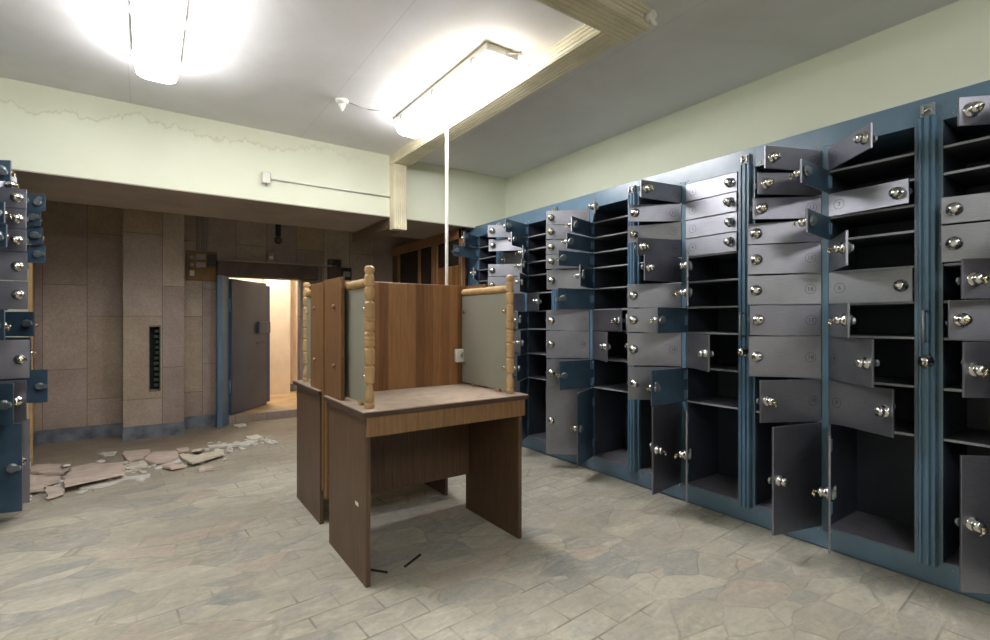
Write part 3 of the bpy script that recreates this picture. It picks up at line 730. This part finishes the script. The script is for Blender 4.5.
# ------------------------------------------------------------------ rubble
RUB = [
  (0.055, [(-0.491, 4.648), (-0.494, 5.204), (-0.368, 5.277), (-0.327, 5.179), (-0.162, 5.109), (-0.143, 4.625), (-0.318, 4.562), (-0.468, 4.496)], 'slab', 'largest broken pinkish stone slab lying tilted in the rubble, dark gap under its edge'),
  (0.04, [(-0.766, 5.369), (-0.743, 5.488), (-0.591, 5.358), (-0.508, 5.103), (-0.523, 4.951), (-0.629, 5.025), (-0.739, 5.182)], 'slab', 'broken pinkish slab at the far left of the rubble, beside the wall jamb'),
  (0.035, [(-0.704, 4.908), (-0.736, 5.159), (-0.621, 5.019), (-0.529, 4.935), (-0.527, 4.784), (-0.599, 4.728), (-0.588, 4.586), (-0.658, 4.587)], 'slab', 'broken pinkish slab just right of the left lockers, left of the small tilted shard'),
  (0.03, [(-0.605, 4.751), (-0.559, 4.684), (-0.478, 4.561), (-0.469, 4.441), (-0.541, 4.37)], 'slab', 'small tilted pinkish shard in front of the left end of the largest slab'),
  (0.07, [(-0.578, 5.244), (-0.528, 5.3), (-0.498, 5.121), (-0.535, 5.061)], 'slab_white', 'small white plaster block on the back left corner of the largest slab'),
  (0.025, [(-0.177, 5.587), (0.017, 5.535), (0.017, 5.37), (-0.03, 5.222), (-0.128, 5.145), (-0.182, 5.456)], 'slab', 'flat pinkish slab in front of the pillar, behind the largest slab'),
  (0.012, [(-0.389, 4.546), (-0.381, 4.626), (-0.149, 4.701), (0.015, 4.665), (0.014, 4.586), (-0.146, 4.604), (-0.255, 4.503), (-0.313, 4.493)], 'slab_white', 'thin whitish strip in front of the largest slab'),
  (0.02, [(-0.364, 5.606), (-0.321, 5.656), (-0.225, 5.617), (-0.239, 5.492), (-0.313, 5.518)], 'slab_white', 'small pale flake behind the largest slab, toward the left recess'),
  (0.03, [(-0.025, 5.15), (0.036, 5.414), (0.214, 5.319), (0.218, 5.033), (0.159, 4.919), (0.052, 4.943), (-0.005, 5.033)], 'slab', 'flat pinkish slab in the middle of the rubble, right of the largest slab'),
  (0.02, [(-0.12, 5.107), (-0.015, 5.135), (-0.005, 4.904), (-0.116, 4.911)], 'slab_cream', 'small square cream fragment just right of the largest slab'),
  (0.04, [(0.224, 5.178), (0.311, 5.117), (0.346, 5.008), (0.564, 5.118), (0.54, 4.9), (0.423, 4.793), (0.296, 4.706), (0.24, 4.947)], 'slab_cream', 'large cream slab in the right half of the rubble, propped at one edge'),
  (0.06, [(0.321, 5.271), (0.418, 5.234), (0.381, 5.051), (0.319, 5.066)], 'slab_cream', 'small cream fragment on the back edge of the large cream slab'),
  (0.03, [(0.08, 4.875), (0.159, 4.919), (0.257, 4.703), (0.151, 4.684)], 'slab', 'small pinkish shard in front of the middle slab'),
  (0.02, [(0.466, 5.409), (0.683, 5.323), (0.828, 5.392), (0.843, 5.244), (0.715, 5.202), (0.469, 5.311)], 'slab_white', 'long thin pale slab trailing right behind the large cream slab'),
  (0.02, [(0.807, 5.59), (0.93, 5.618), (0.966, 5.441), (0.863, 5.368), (0.815, 5.473)], 'slab_white', 'pale fragment at the right-hand tip of the rubble trail'),
  (0.02, [(0.341, 4.639), (0.429, 4.624), (0.43, 4.529), (0.331, 4.508)], 'slab', 'small pinkish piece lying alone in front of the large cream slab'),
  (0.015, [(0.78, 6.302), (0.903, 6.357), (0.911, 6.164), (0.828, 6.132)], 'slab_white', 'white flake alone on the floor in front of the vault door'),
  (0.03, [(0.219, 5.438), (0.307, 5.408), (0.307, 5.225), (0.222, 5.254)], 'slab', 'small pinkish fragment behind the middle slab, toward the pillar'),
]
def shard(pts, z, th, mat, label, tilt, ax, group='broken stone and plaster fragments'):
    cx = sum(p[0] for p in pts)/len(pts); cy = sum(p[1] for p in pts)/len(pts)
    # roughen the outline
    out = []
    for (x0, y0), (x1, y1) in zip(pts, pts[1:]+pts[:1]):
        L = math.hypot(x1-x0, y1-y0); n = max(1, int(L/.05))
        for k in range(n):
            t = k/n; j = 0 if k == 0 else min(.008, L*.06)
            out.append((x0+(x1-x0)*t-cx+random.uniform(-j,j), y0+(y1-y0)*t-cy+random.uniform(-j,j)))
    mb = MB().prism(out, Matrix.Translation(Vector((0,0,-th))), th)
    ob = mb.build('stone_fragment', mat, None, (0,0,0))
    rot = Matrix.Rotation(tilt, 4, Vector(ax))
    zs = [(rot @ v.co).z for v in ob.data.vertices]
    ob.matrix_world = Matrix.Translation(Vector((cx, cy, -min(zs)))) @ rot
    return tag(ob, label, 'stone fragment', group)
random.seed(11)
for z, pts, mat, lab in RUB:
    sz = max(max(p[1] for p in pts)-min(p[1] for p in pts), .1)
    th = min(.018, z*.8); rest = max(0, z-th)
    shard(pts, z, th, mat, lab, -math.atan2(rest*1.3, sz), (1, .15, 0))
# chips: small crumbs with the larger pieces
crumb_mats = ['slab_white', 'slab', 'slab_cream']
cm = MB(); random.seed(5)
for k in range(230):
    t = random.random(); x = -.72+1.75*t + random.gauss(0,.05); y = 4.72+.62*t+random.gauss(0, .17)
    s = random.uniform(.006, .03)
    mtx = Matrix.Translation(Vector((x, y, s*.28))) @ Matrix.Rotation(random.uniform(0,3), 4, 'Z') @ Matrix.Rotation(random.uniform(-.3,.3), 4, 'X')
    cm.box(-s, s, -s*random.uniform(.5,1), s*.7, -s*.3, s*.35, bev=s*.15, mat=mtx)
o = cm.build('plaster_crumbs', 'slab_white'); tag(o, 'scattered white plaster crumbs around the broken slabs', 'crumbs', None, 'stuff')
# slab leaning on the jamb
o = MB().prism([(-.07,0),(.05,0),(.03,.12),(-.02,.26),(-.06,.2)], frame_m((0,0,0), (0,1,0), (0,0,1), (1,0,0)), .018).build('stone_fragment', 'slab_white', None, (-.785, 5.36, 0))
tag(o, 'pale triangular slab leaning upright on the left jamb corner', 'stone fragment', 'broken stone and plaster fragments')
# loose splinters under the carrel
for (p0, p1, lab) in (((.93,2.215,.006),(.86,2.30,.006),'dark wood splinter on the floor beside the left side panel of the front carrel'), ((1.02,2.22,.005),(1.14,2.29,.005),'dark wood splinter on the floor between the side panels of the front carrel')):
    p0, p1 = Vector(p0), Vector(p1); d = p1-p0
    ob = MB().box(0, d.length, -.005, .005, -.004, .004, bev=.001).build('wood_splinter', 'splinter', None, p0)
    ob.rotation_euler = (0, 0, math.atan2(d.y, d.x)); tag(ob, lab, 'splinter', 'wood splinters under the carrel')

# ------------------------------------------------------------------ world / view
w = bpy.data.worlds.new('world'); scn.world = w; w.use_nodes = True
w.node_tree.nodes['Background'].inputs[0].default_value = (.5,.55,.6,1); w.node_tree.nodes['Background'].inputs[1].default_value = .05
vs = scn.view_settings; scn.display_settings.display_device = 'sRGB'
vs.view_transform = 'Standard'; vs.look = 'None'; vs.gamma = 1; vs.use_curve_mapping = False; vs.exposure = 1.36
scn.cycles.max_bounces = 10; scn.cycles.diffuse_bounces = 6; scn.cycles.glossy_bounces = 4
scn.cycles.sample_clamp_indirect = 6
scn.cycles.caustics_reflective = False; scn.cycles.caustics_refractive = False
